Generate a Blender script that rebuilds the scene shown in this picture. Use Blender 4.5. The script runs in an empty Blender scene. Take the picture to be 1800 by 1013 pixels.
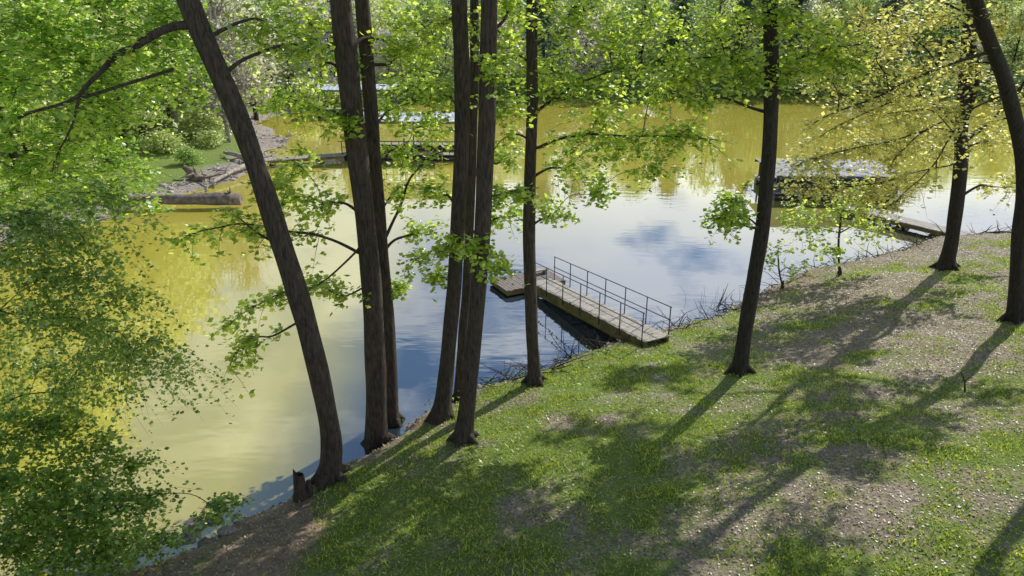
import bpy, math, random
import numpy as np
from mathutils import Vector
rs = np.random.RandomState(7); random.seed(7)
C = bpy.context.scene.collection
R = math.radians
# ------------------------------------------------------------------ camera model
PIT = R(21); CH = 11.0; F = 1285.0
sp, cp = math.sin(PIT), math.cos(PIT)
def ray(px, py):
    u = (px-900)/F; v = (506.5-py)/F
    return np.array([u, cp+v*sp, -sp+v*cp])
def PY(px, py, Y):
    d = ray(px, py); return np.array([0, 0, CH]) + d*(Y/d[1])
def PZ(px, py, z):
    d = ray(px, py); return np.array([0, 0, CH]) + d*((z-CH)/d[2])
# ------------------------------------------------------------------ lake outline and terrain
LAKE = np.array([(-7.66,12),(-6.1,13.8),(-4.1,16),(-2.6,18),(-.87,19.8),(1.0,21.0),(2.9,22.5),(5.7,23.9),(8.3,26),(12.4,29.8),(17.3,32.5),(20.9,34.8),(26.4,36.1),
 (45,43),(80,55),(140,68),(150,85),(110,93),(66,96),(29.6,98),(7.3,97),(-9,93),(-16,88),(-24,84),(-27,76),(-21.3,69),(-19,62),(-18.4,55.5),(-18.9,50.6),(-20,45),(-22.5,40),(-24,36),(-28,28),(-27,20),(-22,14.5),(-16,12),(-12,11),(-9.5,11.2)], float)
def sdist(X, Y):
    X = np.asarray(X, float); Y = np.asarray(Y, float)
    best = np.full(X.shape, 1e9); ins = np.zeros(X.shape, bool); n = len(LAKE)
    for i in range(n):
        ax, ay = LAKE[i]; bx, by = LAKE[(i+1) % n]
        dx, dy = bx-ax, by-ay
        t = np.clip(((X-ax)*dx+(Y-ay)*dy)/(dx*dx+dy*dy), 0, 1)
        best = np.minimum(best, (X-ax-t*dx)**2+(Y-ay-t*dy)**2)
        c = (ay > Y) != (by > Y)
        with np.errstate(divide='ignore', invalid='ignore'):
            xi = ax+(Y-ay)*dx/(dy if dy else 1e-9)
        ins ^= (c & (X < xi))
    return np.where(ins, -1, 1)*np.sqrt(best)
HT = rs.rand(256, 256)
def vn(X, Y, s=1.0, o=0):
    X = np.asarray(X, float)/s+o+1000; Y = np.asarray(Y, float)/s+o*1.7+1000
    xi = np.floor(X).astype(int); yi = np.floor(Y).astype(int); fx = X-xi; fy = Y-yi
    fx = fx*fx*(3-2*fx); fy = fy*fy*(3-2*fy)
    g = lambda a, b: HT[a % 256, b % 256]
    return (g(xi,yi)*(1-fx)+g(xi+1,yi)*fx)*(1-fy)+(g(xi,yi+1)*(1-fx)+g(xi+1,yi+1)*fx)*fy
def sm(t): t = np.clip(t, 0, 1); return t*t*(3-2*t)
def height(X, Y):
    X = np.asarray(X, float); Y = np.asarray(Y, float)
    d = sdist(X, Y)+(vn(X,Y,1.3,3)-.5)*.5+(vn(X,Y,.5,9)-.5)*.2
    far = np.clip(np.maximum((Y-40)/4, (-X-16)/3), 0, 1)
    d = d+far*(vn(X,Y,3.5,31)-.5)*2.6*(X < -12)
    near = .42*sm(d/.6)+.19*np.minimum(d, 22)+.08*np.clip(d-22, 0, 60)
    fr = .25*sm(d/1.2)+.07*np.minimum(d, 9)+.17*np.clip(d-9, 0, 45)+.03*np.clip(d-54, 0, 400)
    land = near*(1-far)+fr*far+(vn(X,Y,2.5,5)-.5)*.16*sm(d/2)+(vn(X,Y,.6,6)-.5)*.05*sm(d/1)
    return np.where(d > 0, land+.01, np.maximum(-2.2, .4*d))
def H(x, y): return float(height(np.array([x]), np.array([y]))[0])
def ground(px, py):
    d = ray(px, py); t = 8.0
    while t < 300:
        p = np.array([0,0,CH])+d*t
        if p[2] < max(H(p[0],p[1]), 0): return p
        t += .08 if t < 45 else .4
    return p
# ------------------------------------------------------------------ mesh builder
class MB:
    def __init__(s): s.v=[]; s.f=[]; s.m=[]; s.s=[]; s.n=0
    def add(s, V, Fc, mi=0, smooth=False):
        V = np.asarray(V, float).reshape(-1,3); Fc = np.asarray(Fc, int)
        s.v.append(V); s.f.append(Fc+s.n); s.m.append(np.full(len(Fc), mi)); s.s.append(np.full(len(Fc), smooth)); s.n += len(V)
    def box(s, c, size, rz=0, mi=0, taper=0):
        x,y,z = [k/2 for k in size]; V=[]
        for sz in (-1,1):
            k = 1-taper if sz > 0 else 1
            for a,b in ((-1,-1),(1,-1),(1,1),(-1,1)):
                X,Yv = a*x*k, b*y*k
                V.append((c[0]+X*math.cos(rz)-Yv*math.sin(rz), c[1]+X*math.sin(rz)+Yv*math.cos(rz), c[2]+sz*z))
        s.add(V, [(0,3,2,1),(4,5,6,7),(0,1,5,4),(1,2,6,5),(2,3,7,6),(3,0,4,7)], mi)
    def tube(s, P, rad, n=8, mi=0, jit=0, cap=True, seed=0):
        P = np.asarray(P, float); rad = np.asarray(rad, float)
        T = np.gradient(P, axis=0); T /= np.linalg.norm(T, axis=1)[:,None]+1e-9
        ref = np.array([0,0,1.]) if abs(T[0][2]) < .9 else np.array([1.,0,0])
        u = np.cross(T[0], ref); u /= np.linalg.norm(u); V=[]
        ph = np.random.RandomState(seed).rand(n)*6.28
        a = np.arange(n)*2*math.pi/n
        for i in range(len(P)):
            u = u-T[i]*u.dot(T[i]); u /= np.linalg.norm(u)+1e-9; w = np.cross(T[i], u)
            r = rad[i]*(1+jit*np.sin(ph+i*.35)+jit*.6*np.sin(ph*3+i*1.1))
            V.append(P[i]+np.outer(np.cos(a)*r, u)+np.outer(np.sin(a)*r, w))
        k = len(P); i = np.repeat(np.arange(k-1), n); j = np.tile(np.arange(n), k-1); j2 = (j+1) % n
        base = s.n
        s.add(np.concatenate(V), np.stack([i*n+j, i*n+j2, (i+1)*n+j2, (i+1)*n+j], 1), mi, True)
        if cap:
            for r0, od in (((k-1)*n, 1), (0, -1)):
                s.f.append(np.array([[base+r0+q for q in range(n)][::od]])); s.m.append(np.array([mi])); s.s.append(np.array([False]))
    def build(s, name, mats, parent=None, loc=None):
        me = bpy.data.meshes.new(name)
        V = np.concatenate(s.v)
        if loc is not None: V = V-np.asarray(loc)
        me.vertices.add(len(V)); me.vertices.foreach_set('co', V.astype(np.float32).ravel())
        L = np.concatenate([f.ravel() for f in s.f]); tot = np.concatenate([np.full(len(f), f.shape[1]) for f in s.f])
        st = np.concatenate([[0], np.cumsum(tot)[:-1]])
        me.loops.add(len(L)); me.loops.foreach_set('vertex_index', L.astype(np.int32))
        me.polygons.add(len(tot)); me.polygons.foreach_set('loop_start', st.astype(np.int32))
        me.polygons.foreach_set('material_index', np.concatenate(s.m).astype(np.int32))
        me.polygons.foreach_set('use_smooth', np.concatenate(s.s).astype(bool))
        me.update(calc_edges=True)
        for m in (mats if isinstance(mats, (list,tuple)) else [mats]): me.materials.append(m)
        o = bpy.data.objects.new(name, me); C.objects.link(o)
        if parent: o.parent = parent
        return o
def tag(o, label=None, cat=None, group=None, kind=None):
    for k, v in (('label',label),('category',cat),('group',group),('kind',kind)):
        if v: o[k] = v
    return o
def empty(name, loc, rz=0):
    o = bpy.data.objects.new(name, None); C.objects.link(o); o.location = [float(q) for q in loc]; o.rotation_euler = (0,0,rz); o.empty_display_size=.2
    return o
def catmull(P, step=6):
    P = np.asarray(P, float); Q = np.vstack([2*P[0]-P[1], P, 2*P[-1]-P[-2]]); out=[]
    for i in range(1, len(Q)-2):
        for k in range(step):
            t = k/step
            out.append(.5*((2*Q[i])+(-Q[i-1]+Q[i+1])*t+(2*Q[i-1]-5*Q[i]+4*Q[i+1]-Q[i+2])*t*t+(-Q[i-1]+3*Q[i]-3*Q[i+1]+Q[i+2])*t**3))
    out.append(P[-1]); return np.array(out)
# ------------------------------------------------------------------ materials
def mat(name):
    m = bpy.data.materials.new(name); m.use_nodes = True; nt = m.node_tree; nt.nodes.clear()
    out = nt.nodes.new('ShaderNodeOutputMaterial'); return m, nt, out
def N(nt, t, **k):
    n = nt.nodes.new('ShaderNode'+t)
    for a, b in k.items(): setattr(n, a, b)
    return n
def ramp(nt, fac, stops):
    r = nt.nodes.new('ShaderNodeValToRGB'); e = r.color_ramp.elements
    while len(e) < len(stops): e.new(.5)
    for i, (p, c) in enumerate(stops): e[i].position = p; e[i].color = (*c, 1) if len(c) == 3 else c
    nt.links.new(fac, r.inputs[0]); return r.outputs[0]
def leafmat(name, c1, c2, tr, tw=.55):
    m, nt, out = mat(name); g = N(nt,'NewGeometry')
    col = ramp(nt, g.outputs['Random Per Island'], [(0,c1),(1,c2)])
    mul = N(nt,'MixRGB', blend_type='MULTIPLY'); mul.inputs[0].default_value = 1; nt.links.new(col, mul.inputs[1]); mul.inputs[2].default_value = (*tr,1)
    d = N(nt,'BsdfDiffuse'); nt.links.new(col, d.inputs[0])
    t = N(nt,'BsdfTranslucent'); nt.links.new(mul.outputs[0], t.inputs[0])
    gl = N(nt,'BsdfGlossy'); gl.inputs['Roughness'].default_value = .4; gl.inputs[0].default_value=(.85,.9,.85,1)
    mx = N(nt,'MixShader'); mx.inputs[0].default_value = tw; nt.links.new(d.outputs[0], mx.inputs[1]); nt.links.new(t.outputs[0], mx.inputs[2])
    m2 = N(nt,'MixShader'); m2.inputs[0].default_value = .06; nt.links.new(mx.outputs[0], m2.inputs[1]); nt.links.new(gl.outputs[0], m2.inputs[2])
    nt.links.new(m2.outputs[0], out.inputs[0]); return m
def surf(name, c1, c2, scale=5, rough=.8, bump=.3, stretch=(1,1,1), metal=0, detail=6, dist=.02):
    m, nt, out = mat(name); tc = N(nt,'TexCoord'); mp = N(nt,'Mapping'); mp.inputs['Scale'].default_value = stretch
    nt.links.new(tc.outputs['Object'], mp.inputs[0])
    n = N(nt,'TexNoise'); n.inputs['Scale'].default_value = scale; n.inputs['Detail'].default_value = detail; n.inputs['Roughness'].default_value=.65
    nt.links.new(mp.outputs[0], n.inputs[0])
    col = ramp(nt, n.outputs[0], [(.32,c1),(.68,c2)])
    p = N(nt,'BsdfPrincipled'); p.inputs['Roughness'].default_value = rough; p.inputs['Metallic'].default_value = metal
    nt.links.new(col, p.inputs['Base Color'])
    b = N(nt,'Bump'); b.inputs['Strength'].default_value = bump; b.inputs['Distance'].default_value = dist
    nt.links.new(n.outputs[0], b.inputs['Height']); nt.links.new(b.outputs[0], p.inputs['Normal'])
    nt.links.new(p.outputs[0], out.inputs[0]); return m
BARK = surf('bark', (.008,.006,.0045), (.095,.07,.05), 7, .9, 1.0, (3.2,3.2,.55), dist=.08)
BARK2 = surf('bark_dark', (.005,.004,.003), (.05,.038,.028), 8, .9, 1.0, (3,3,.6), dist=.07)
TWIG = surf('twig_bark', (.015,.011,.008), (.045,.034,.025), 4, .9, .2)
PTWIG = surf('pale_twig_bark', (.16,.14,.12), (.34,.31,.27), 4, .9, .2)
DRIFT = surf('driftwood', (.15,.12,.10), (.46,.41,.36), 4, .9, .8, (1,1,1), dist=.05)
LOGM = surf('weathered_log', (.06,.045,.035), (.28,.225,.18), 4, .9, .8, (1,1,1), dist=.05)
STUMP = surf('rotten_wood', (.016,.011,.008), (.075,.048,.034), 6, .9, 1, (3,3,.7), dist=.05)
ROCK = surf('rock', (.10,.09,.08), (.34,.31,.28), 3, .9, .9, dist=.05)
PALER = surf('pale_stone', (.20,.175,.15), (.50,.46,.40), 1.2, .9, .6, dist=.05)
PLANK = surf('weathered_planks', (.13,.115,.10), (.50,.455,.40), 3.5, .85, .4, (1,6,1))
BEAM = surf('timber_beam', (.07,.055,.012), (.20,.155,.035), 3, .85, .4)
STEEL = surf('painted_steel', (.05,.06,.075), (.12,.135,.16), 10, .5, .1, metal=.5)
ROOFM = surf('metal_roofing', (.38,.40,.44), (.66,.68,.72), 1.2, .5, .1, metal=.2)
ROOFG = surf('grey_roofing', (.12,.125,.135), (.34,.35,.37), 1.6, .8, .1, metal=0)
FLOATM = surf('black_plastic', (.01,.01,.012), (.035,.035,.04), 4, .4, .1)
WHITE = surf('white_paint', (.6,.6,.58), (.8,.8,.78), 2, .6, .1)
SIDING = surf('house_siding', (.42,.40,.37), (.6,.58,.54), 2, .8, .1)
SHING = surf('shingles', (.08,.07,.07), (.16,.15,.15), 6, .9, .3)
GLASS = surf('window_glass', (.02,.03,.04), (.05,.06,.08), 1, .1, 0)
LF_MAP = leafmat('leaf_fresh', (.12,.24,.025), (.50,.64,.12), (1.85,1.6,1.2), .66)
LF_LEFT = leafmat('leaf_left', (.11,.26,.035), (.44,.60,.11), (1.8,1.6,1.2), .66)
LF_FINE = leafmat('leaf_fine', (.08,.18,.03), (.38,.52,.11), (1.7,1.55,1.2), .6)
LF_SHR = leafmat('leaf_shrub', (.06,.15,.016), (.30,.45,.06), (1.7,1.55,1.1), .6)
LF_YEL = leafmat('leaf_yellow', (.28,.32,.06), (.72,.70,.24), (1.5,1.4,1.2), .64)
LF_FAR = leafmat('leaf_far_pale', (.26,.36,.11), (.66,.72,.36), (1.5,1.4,1.2), .62)
LF_MID = leafmat('leaf_far_mid', (.14,.26,.06), (.42,.56,.18), (1.6,1.5,1.2), .62)
LF_DRK = leafmat('leaf_far_dark', (.02,.055,.038), (.10,.16,.09), (1.4,1.3,1.2), .3)
LF_BLO = leafmat('blossom', (.48,.46,.38), (.74,.71,.64), (1.15,1.1,1.0), .5)
GRASSM = leafmat('grass_blade', (.08,.17,.013), (.46,.54,.08), (1.6,1.45,1.0), .5)
LITM = leafmat('dead_leaf', (.085,.062,.042), (.42,.34,.26), (1,1,1), .2)
def ground_mat():
    m, nt, out = mat('ground_cover'); at = N(nt,'Attribute', attribute_name='mask'); sep = N(nt,'SeparateColor'); nt.links.new(at.outputs['Color'], sep.inputs[0])
    tc = N(nt,'TexCoord')
    def noise(s, d=6, r=.6):
        n = N(nt,'TexNoise'); n.inputs['Scale'].default_value=s; n.inputs['Detail'].default_value=d; n.inputs['Roughness'].default_value=r; nt.links.new(tc.outputs['Object'], n.inputs[0]); return n.outputs[0]
    n2, n3 = noise(14,8,.75), noise(3.2,9,.8)
    grass = ramp(nt, n2, [(.3,(.055,.095,.012)),(.55,(.15,.215,.03)),(.75,(.36,.40,.09))])
    litter = ramp(nt, n2, [(.3,(.075,.057,.04)),(.5,(.24,.19,.135)),(.72,(.50,.43,.34))])
    dirt = ramp(nt, n3, [(.3,(.10,.066,.045)),(.6,(.31,.22,.155)),(.75,(.52,.41,.32))])
    gravel = ramp(nt, n3, [(.3,(.12,.10,.08)),(.6,(.32,.28,.24)),(.75,(.5,.46,.4))])
    def addn(a, n, k):
        s = N(nt,'Math', operation='SUBTRACT'); nt.links.new(n, s.inputs[0]); s.inputs[1].default_value=.5
        mu = N(nt,'Math', operation='MULTIPLY_ADD'); nt.links.new(s.outputs[0], mu.inputs[0]); mu.inputs[1].default_value=k; nt.links.new(a, mu.inputs[2])
        return ramp(nt, mu.outputs[0], [(.25,(0,0,0)),(.72,(1,1,1))])
    def mix(f, a, b):
        x = N(nt,'MixRGB'); nt.links.new(f, x.inputs[0]); nt.links.new(a, x.inputs[1]); nt.links.new(b, x.inputs[2]); return x.outputs[0]
    c = mix(addn(sep.outputs[1], n3, 2.6), grass, litter)
    c = mix(addn(sep.outputs[0], n3, .9), c, dirt)
    c = mix(addn(sep.outputs[2], n3, 1.6), c, gravel)
    p = N(nt,'BsdfPrincipled'); p.inputs['Roughness'].default_value=.95; nt.links.new(c, p.inputs['Base Color'])
    b = N(nt,'Bump'); b.inputs['Strength'].default_value=.9; b.inputs['Distance'].default_value=.05; nt.links.new(n2, b.inputs['Height']); nt.links.new(b.outputs[0], p.inputs['Normal'])
    nt.links.new(p.outputs[0], out.inputs[0]); return m
def water_mat():
    m, nt, out = mat('lake_water'); tc = N(nt,'TexCoord'); geo = tc.outputs['Object']
    sep = N(nt,'SeparateXYZ'); nt.links.new(geo, sep.inputs[0])
    nz = N(nt,'TexNoise'); nz.inputs['Scale'].default_value=.09; nz.inputs['Detail'].default_value=5; nt.links.new(geo, nz.inputs[0])
    def M(op, a, b=None, c=None):
        x = N(nt,'Math', operation=op)
        for i, q in enumerate((a,b,c)):
            if q is None: continue
            if isinstance(q,(int,float)): x.inputs[i].default_value=q
            else: nt.links.new(q, x.inputs[i])
        return x.outputs[0]
    # murky silt, with yellow tree reflections painted into its colour at far and left
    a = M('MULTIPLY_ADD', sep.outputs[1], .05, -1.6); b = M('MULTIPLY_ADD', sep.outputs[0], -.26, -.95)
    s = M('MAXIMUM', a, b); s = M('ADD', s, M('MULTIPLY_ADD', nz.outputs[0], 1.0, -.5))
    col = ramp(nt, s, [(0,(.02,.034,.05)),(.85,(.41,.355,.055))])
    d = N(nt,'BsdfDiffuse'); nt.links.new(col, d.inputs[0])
    g = N(nt,'BsdfGlossy'); g.inputs['Roughness'].default_value=.01; g.inputs[0].default_value=(.95,.97,1,1)
    fr = N(nt,'Fresnel'); fr.inputs[0].default_value=2.7
    mp = N(nt,'Mapping'); mp.inputs['Scale'].default_value=(.8,2.2,1); mp.inputs['Rotation'].default_value=(0,0,.2); nt.links.new(geo, mp.inputs[0])
    n1 = N(nt,'TexNoise'); n1.inputs['Scale'].default_value=.8; n1.inputs['Detail'].default_value=2; nt.links.new(mp.outputs[0], n1.inputs[0])
    n4 = N(nt,'TexNoise'); n4.inputs['Scale'].default_value=.06; n4.inputs['Detail'].default_value=2; nt.links.new(geo, n4.inputs[0])
    bs = M('MULTIPLY_ADD', ramp(nt, n4.outputs[0], [(.42,(0,0,0)),(.62,(1,1,1))]), .13, .03)
    bp = N(nt,'Bump'); bp.inputs['Distance'].default_value=.06; nt.links.new(bs, bp.inputs['Strength']); nt.links.new(n1.outputs[0], bp.inputs['Height'])
    nt.links.new(bp.outputs[0], g.inputs['Normal'])
    mx = N(nt,'MixShader'); nt.links.new(fr.outputs[0], mx.inputs[0]); nt.links.new(d.outputs[0], mx.inputs[1]); nt.links.new(g.outputs[0], mx.inputs[2])
    nt.links.new(mx.outputs[0], out.inputs[0]); return m
# ------------------------------------------------------------------ ground sheet
xs = np.unique(np.concatenate([np.linspace(-1500,-200,14), np.linspace(-200,-40,41), np.arange(-40,-12,.7), np.arange(-12,28,.2), np.arange(28,80,2.), np.linspace(80,200,25), np.linspace(200,1500,14)]).round(3))
ys = np.unique(np.concatenate([np.linspace(-600,-20,12), np.arange(-20,4,1.5), np.arange(4,38,.2), np.arange(38,110,.8), np.linspace(110,220,30), np.linspace(220,1800,16)]).round(3))
GX, GY = np.meshgrid(xs, ys); GZ = height(GX, GY); GD = sdist(GX, GY)
def masks(X, Y, D):
    farm = np.clip(np.maximum((Y-40)/4, (-X-16)/3), 0, 1)
    w = 1.0+.5*sm((-X)/6)+.9*sm((X-6)/5)
    dirt = (1-sm((D-.2)/(w*(.6+.8*vn(X,Y,1.1,2)))))*.95
    dirt = np.maximum(dirt, (1-sm(np.hypot((X+5.0)/1.5, (Y-12.0)/2.6)-.3))*.95)
    dirt = np.where(farm > .5, 0, dirt)
    lit = .16+.75*(vn(X,Y,1.7,11)-.4)+.65*(vn(X,Y,.6,12)-.5)
    lit = lit+.40*sm((X-2)/8)*(1-sm((D-8)/7))+.16*(1-sm((D-1)/4))-.12*sm((3-X)/6)
    lit = np.where(farm > .5, .12+.3*sm((D-12)/10), lit)
    grv = np.where(farm > .5, 1-sm((D-.6-1.4*vn(X,Y,2.2,44))/2.0), 0)*(X < -14)
    return np.clip(dirt,0,1), np.clip(lit,0,1), grv
ny, nx = GX.shape; idx = np.arange(ny*nx).reshape(ny,nx)
g = MB(); g.add(np.stack([GX,GY,GZ],-1).reshape(-1,3), np.stack([idx[:-1,:-1],idx[:-1,1:],idx[1:,1:],idx[1:,:-1]],-1).reshape(-1,4), 0, True)
go = g.build('ground', ground_mat()); tag(go, kind='structure')
dm, lm, gm_ = masks(GX, GY, GD); colr = np.stack([dm, lm, gm_, dm*0+1], -1).reshape(-1,4).astype(np.float32)
at = go.data.attributes.new('mask','FLOAT_COLOR','POINT'); at.data.foreach_set('color', colr.ravel())
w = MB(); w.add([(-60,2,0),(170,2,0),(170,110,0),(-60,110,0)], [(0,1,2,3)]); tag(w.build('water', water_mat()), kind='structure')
# ------------------------------------------------------------------ leaves and twigs
def unit(v): return v/(np.linalg.norm(v,axis=-1,keepdims=True)+1e-9)
def leaves(mb, P, size, mi=0, flat=.6, wide=.42, hang=.15):
    n = len(P)
    a = rs.normal(size=(n,3)); a[:,2] = a[:,2]*(1-flat)-hang; a = unit(a)
    r = rs.normal(size=(n,3))*np.array([1-flat*.6,1-flat*.6,1]); r[:,2] = np.abs(r[:,2])+flat
    b = unit(np.cross(a, r)); nn = np.cross(a,b)
    s = (size*(.6+.8*rs.rand(n)))[:,None]
    V = np.stack([P, P+a*s*.5+b*s*wide+nn*s*.06, P+a*s, P+a*s*.5-b*s*wide+nn*s*.06], 1).reshape(-1,3)
    i = np.arange(n)*4; mb.add(V, np.stack([i,i+1,i+2,i+3],1), mi)
def twigs(mb, S, D, L, droop, nl, size, spread=.08, wood=.008, **k):
    n = len(S); D = unit(D); L = np.asarray(L).reshape(-1,1)
    def pt(t): return S[:,None,:]+D[:,None,:]*(L*t)[:,:,None]+np.array([0,0,-1])*(droop*(L*t*t))[:,:,None]
    t = .12+.88*rs.rand(n, nl); P = pt(t).reshape(-1,3)+rs.normal(size=(n*nl,3))*spread
    leaves(mb, P, size, 0, **k)
    if wood:
        tt = np.tile(np.array([[0,.5,1.]]), (n,1)); Q = pt(tt)
        u = unit(np.cross(D, np.array([.1,.2,1.])))*wood; v2 = unit(np.cross(D, u))*wood
        V=[]
        for r_i, sc in enumerate((1,.7,.3)):
            for (ca, cb) in ((1,0),(-.5,.87),(-.5,-.87)): V.append(Q[:,r_i]+(u*ca+v2*cb)*sc)
        V = np.stack(V,1).reshape(-1,3); base = np.arange(n)*9; Fs=[]
        for r_i in (0,3):
            for j in range(3):
                j2=(j+1)%3; Fs.append(np.stack([base+r_i+j, base+r_i+j2, base+r_i+3+j2, base+r_i+3+j],1))
        mb.add(V, np.concatenate(Fs), 1)
def blob(mb, c, r, n, nl, size, droop=.3, sq=.75, **k):
    o = rs.normal(size=(n,3)); o = unit(o)*(rs.rand(n,1)**.5)*r*.95; o[:,2] *= sq
    D = unit(o+rs.normal(size=(n,3))*r*.35); D[:,2] = D[:,2]*.6+.05
    twigs(mb, np.asarray(c)+o*.9, D, r*(.4+.6*rs.rand(n)), droop, nl, size, spread=.10*max(r,.7), **k)
def along(mb, P, n, L, nl, size, droop=.35, t0=.2, **k):
    P = np.asarray(P); f = (t0+(1-t0)*rs.rand(n))*(len(P)-1); i = np.minimum(f.astype(int), len(P)-2); fr=(f-i)[:,None]
    S = P[i]*(1-fr)+P[i+1]*fr; T = unit(P[i+1]-P[i]); D = unit(T*.5+rs.normal(size=(n,3))*np.array([.8,.8,.35]))
    twigs(mb, S, D, L*(.4+.8*rs.rand(n)), droop, nl, size, **k)
def grow(net, c, rr, rise=.12):
    """limb from the nearest wood already grown out to c; net rows are x,y,z,radius,distance from trunk"""
    A = np.array(net); dv = A[:,:3]-c; dd = np.linalg.norm(dv,axis=1); cost = dd+A[:,4]*.25+np.maximum(dv[:,2]+.2,0)*1.5
    i = int(np.argmin(cost)); s0 = A[i,:3]; L = np.linalg.norm(c-s0)
    m1 = s0+(c-s0)*.35+np.array([0,0,rise*L])+rr.normal(size=3)*.07*L; m2 = s0+(c-s0)*.7+np.array([0,0,rise*L*.8])+rr.normal(size=3)*.06*L
    P = catmull([s0,m1,m2,c], 4); r0 = min(A[i,3]*.7, .028+.016*L); R_ = np.linspace(r0, .011, len(P))
    cum = A[i,4]
    for k in range(3, len(P), 2): net.append((*P[k], R_[k], cum+np.linalg.norm(P[k]-s0)))
    return P, R_
TW = .78
def tree(name, label, base, pts, w0, w1, limbs=(), blobs=(), leafm=None, size=.135, ztop=16.5, canopy=9, barkm=None, den=1., flare=1.45, group=None, cr=2.8, nl=11, drp=.3, cat='tree', limbr=.05):
    """base and pts are picture samples used to find where the real trunk stands and leans"""
    barkm = barkm or BARK; leafm = leafm or LF_MAP; w0 *= TW; w1 *= TW
    G = ground(*base); Y = G[1]
    t = [G+np.array([0,0,-.35]), G+np.array([0,0,.05])]
    for k, (x, y) in enumerate(pts): t.append(PY(x, y, Y))
    e = t[-1]-t[-2]; e = e/np.linalg.norm(e)
    if ztop > t[-1][2]+.5:
        e2 = unit(e+np.array([0,0,.6])); t.append(t[-1]+e2*(ztop-t[-1][2])*.5); t.append(t[-2]+e2*(ztop-t[-2][2]))
    path = catmull(t, 7); z = path[:,2]; z0 = G[2]
    hh = np.clip((z-z0)/(11-z0), 0, 1.6)
    rad = .5*(w0+(w1-w0)*np.clip(hh,0,1)); rad = rad*np.where(hh>1, np.clip(1-(hh-1)/.75,.12,1), 1)
    rad = rad*(1+(flare-1)*np.exp(-np.maximum(z-z0,0)/.35))
    root = empty(name, (G[0],G[1],G[2])); tag(root, label, cat, group)
    mb = MB(); mb.tube(path, rad, 16, 0, .06, seed=int(Y*31))
    for q in range(5):
        a = q*1.256+Y; dr = np.array([math.cos(a),math.sin(a),0])
        p0 = G+np.array([0,0,.35]); p2 = G+dr*w0*1.15; p2[2] = H(p2[0],p2[1])-.04; p1=(p0+p2)/2+dr*.02; p1[2]-=.02
        mb.tube([p0,p1,p2,p2+dr*.2-np.array([0,0,.1])], [w0*.3,w0*.24,w0*.13,.02], 7, 0, .08, seed=q)
    mb.build('trunk', barkm, root, G)
    cb = MB(); net = [(*p, r_, 0.) for p, r_ in zip(path[4:], rad[4:])]
    for li in limbs:
        P = catmull([PY(x,y,Y+dy) for x,y,dy in li['p']], 5); r0 = li.get('r', .05)
        i = np.argmin(np.linalg.norm(path-P[0],axis=1)); P[0] = path[i]*.7+P[0]*.3
        P += (np.sin(np.arange(len(P))[:,None]*np.array([1.3,1.9,1.1]))*.03)*np.linspace(0,1,len(P))[:,None]
        R_ = np.linspace(r0, r0*.25, len(P)); lb = MB(); lb.tube(P, R_, 7, 0, .08); lb.build('limb', barkm, root, G)
        for k in range(3,len(P),2): net.append((*P[k], R_[k], np.linalg.norm(P[k]-P[0])))
        along(cb, P, int(li.get('n',30)*den*1.35), li.get('L',.8), nl, size, li.get('droop',drp), li.get('t0',.25))
    allb = [(PY(x,y,Y+dy), r, 1) for (x,y,dy,r) in blobs]
    top = path[-1]
    rr = np.random.RandomState(int(abs(G[0]*100))+3)
    for k in range(canopy):
        a = k*2.4+rr.rand(); q = cr*(.3+.7*rr.rand()); zz = 12.5+(ztop-12.4)*rr.rand()
        pc = path[np.argmin(np.abs(z-zz))] if zz < top[2] else top
        allb.append((np.array([pc[0]+math.cos(a)*q, pc[1]+math.sin(a)*q, zz]), .5+.4*rr.rand(), 0))
    allb.sort(key=lambda b: np.min(np.linalg.norm(path-b[0],axis=1)))
    for c, r, vis in allb:
        P, R_ = grow(net, c, rr); lb = MB(); lb.tube(P, R_, 6, 0, .08); lb.build('limb', barkm, root, G)
        along(cb, P, int(6*den), .5, nl, size, drp, .45)
        blob(cb, c, r, int((43 if vis else 40)*r*den), nl, size*(1 if vis else 1.3), drp)
    cb.build('crown', [leafm, TWIG], root, G)
    return root
D_ = lambda p, **k: dict(p=p, **k)
tree('shoreline_tree', 'dark trunk leaning left over the water, beside the rotten stump', (580,842), [(582,765),(546,600),(496,430),(428,230),(330,0)], .62, .50,
  [D_([(345,45,0),(300,48,-.2),(240,80,-.4),(190,110,-.6),(140,165,-.8),(30,210,-1)], r=.095, n=10, L=.5), D_([(140,165,-.8),(128,215,-.8),(90,300,-.9)], r=.035, n=8, L=.5),
   D_([(535,560,0),(480,590,.4),(430,600,.7),(400,655,.9)], r=.03, n=20, L=.6), D_([(500,440,0),(440,400,.3),(400,370,.5)], r=.03,n=12,L=.6)], [(470,40,.9,.6),(530,80,1.0,.5),(480,330,.8,.35)], canopy=6, cr=2.6)
tree('shoreline_tree', 'thickest straight trunk, just right of the trunk leaning over the water', (662,782), [(660,640),(648,450),(620,200),(598,0)], .68, .60,
  [D_([(640,450,0),(580,420,-.5),(500,405,-.8),(400,395,-1),(310,425,-1.2)], r=.045, n=34, L=.8), D_([(640,430,0),(560,500,-.6),(480,520,-.9),(390,580,-1.1)], r=.03, n=34, L=.6),
   D_([(650,500,0),(600,520,-.4),(540,490,-.6)], r=.03,n=16,L=.6)],
  [(600,215,-.5,.35),(570,110,.8,.7),(545,190,.9,.7),(520,290,.6,.6),(560,360,.4,.5),(500,350,.6,.5),(700,70,1.2,.7),(540,30,1.0,.7),(480,170,.9,.5)], canopy=8)
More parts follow.
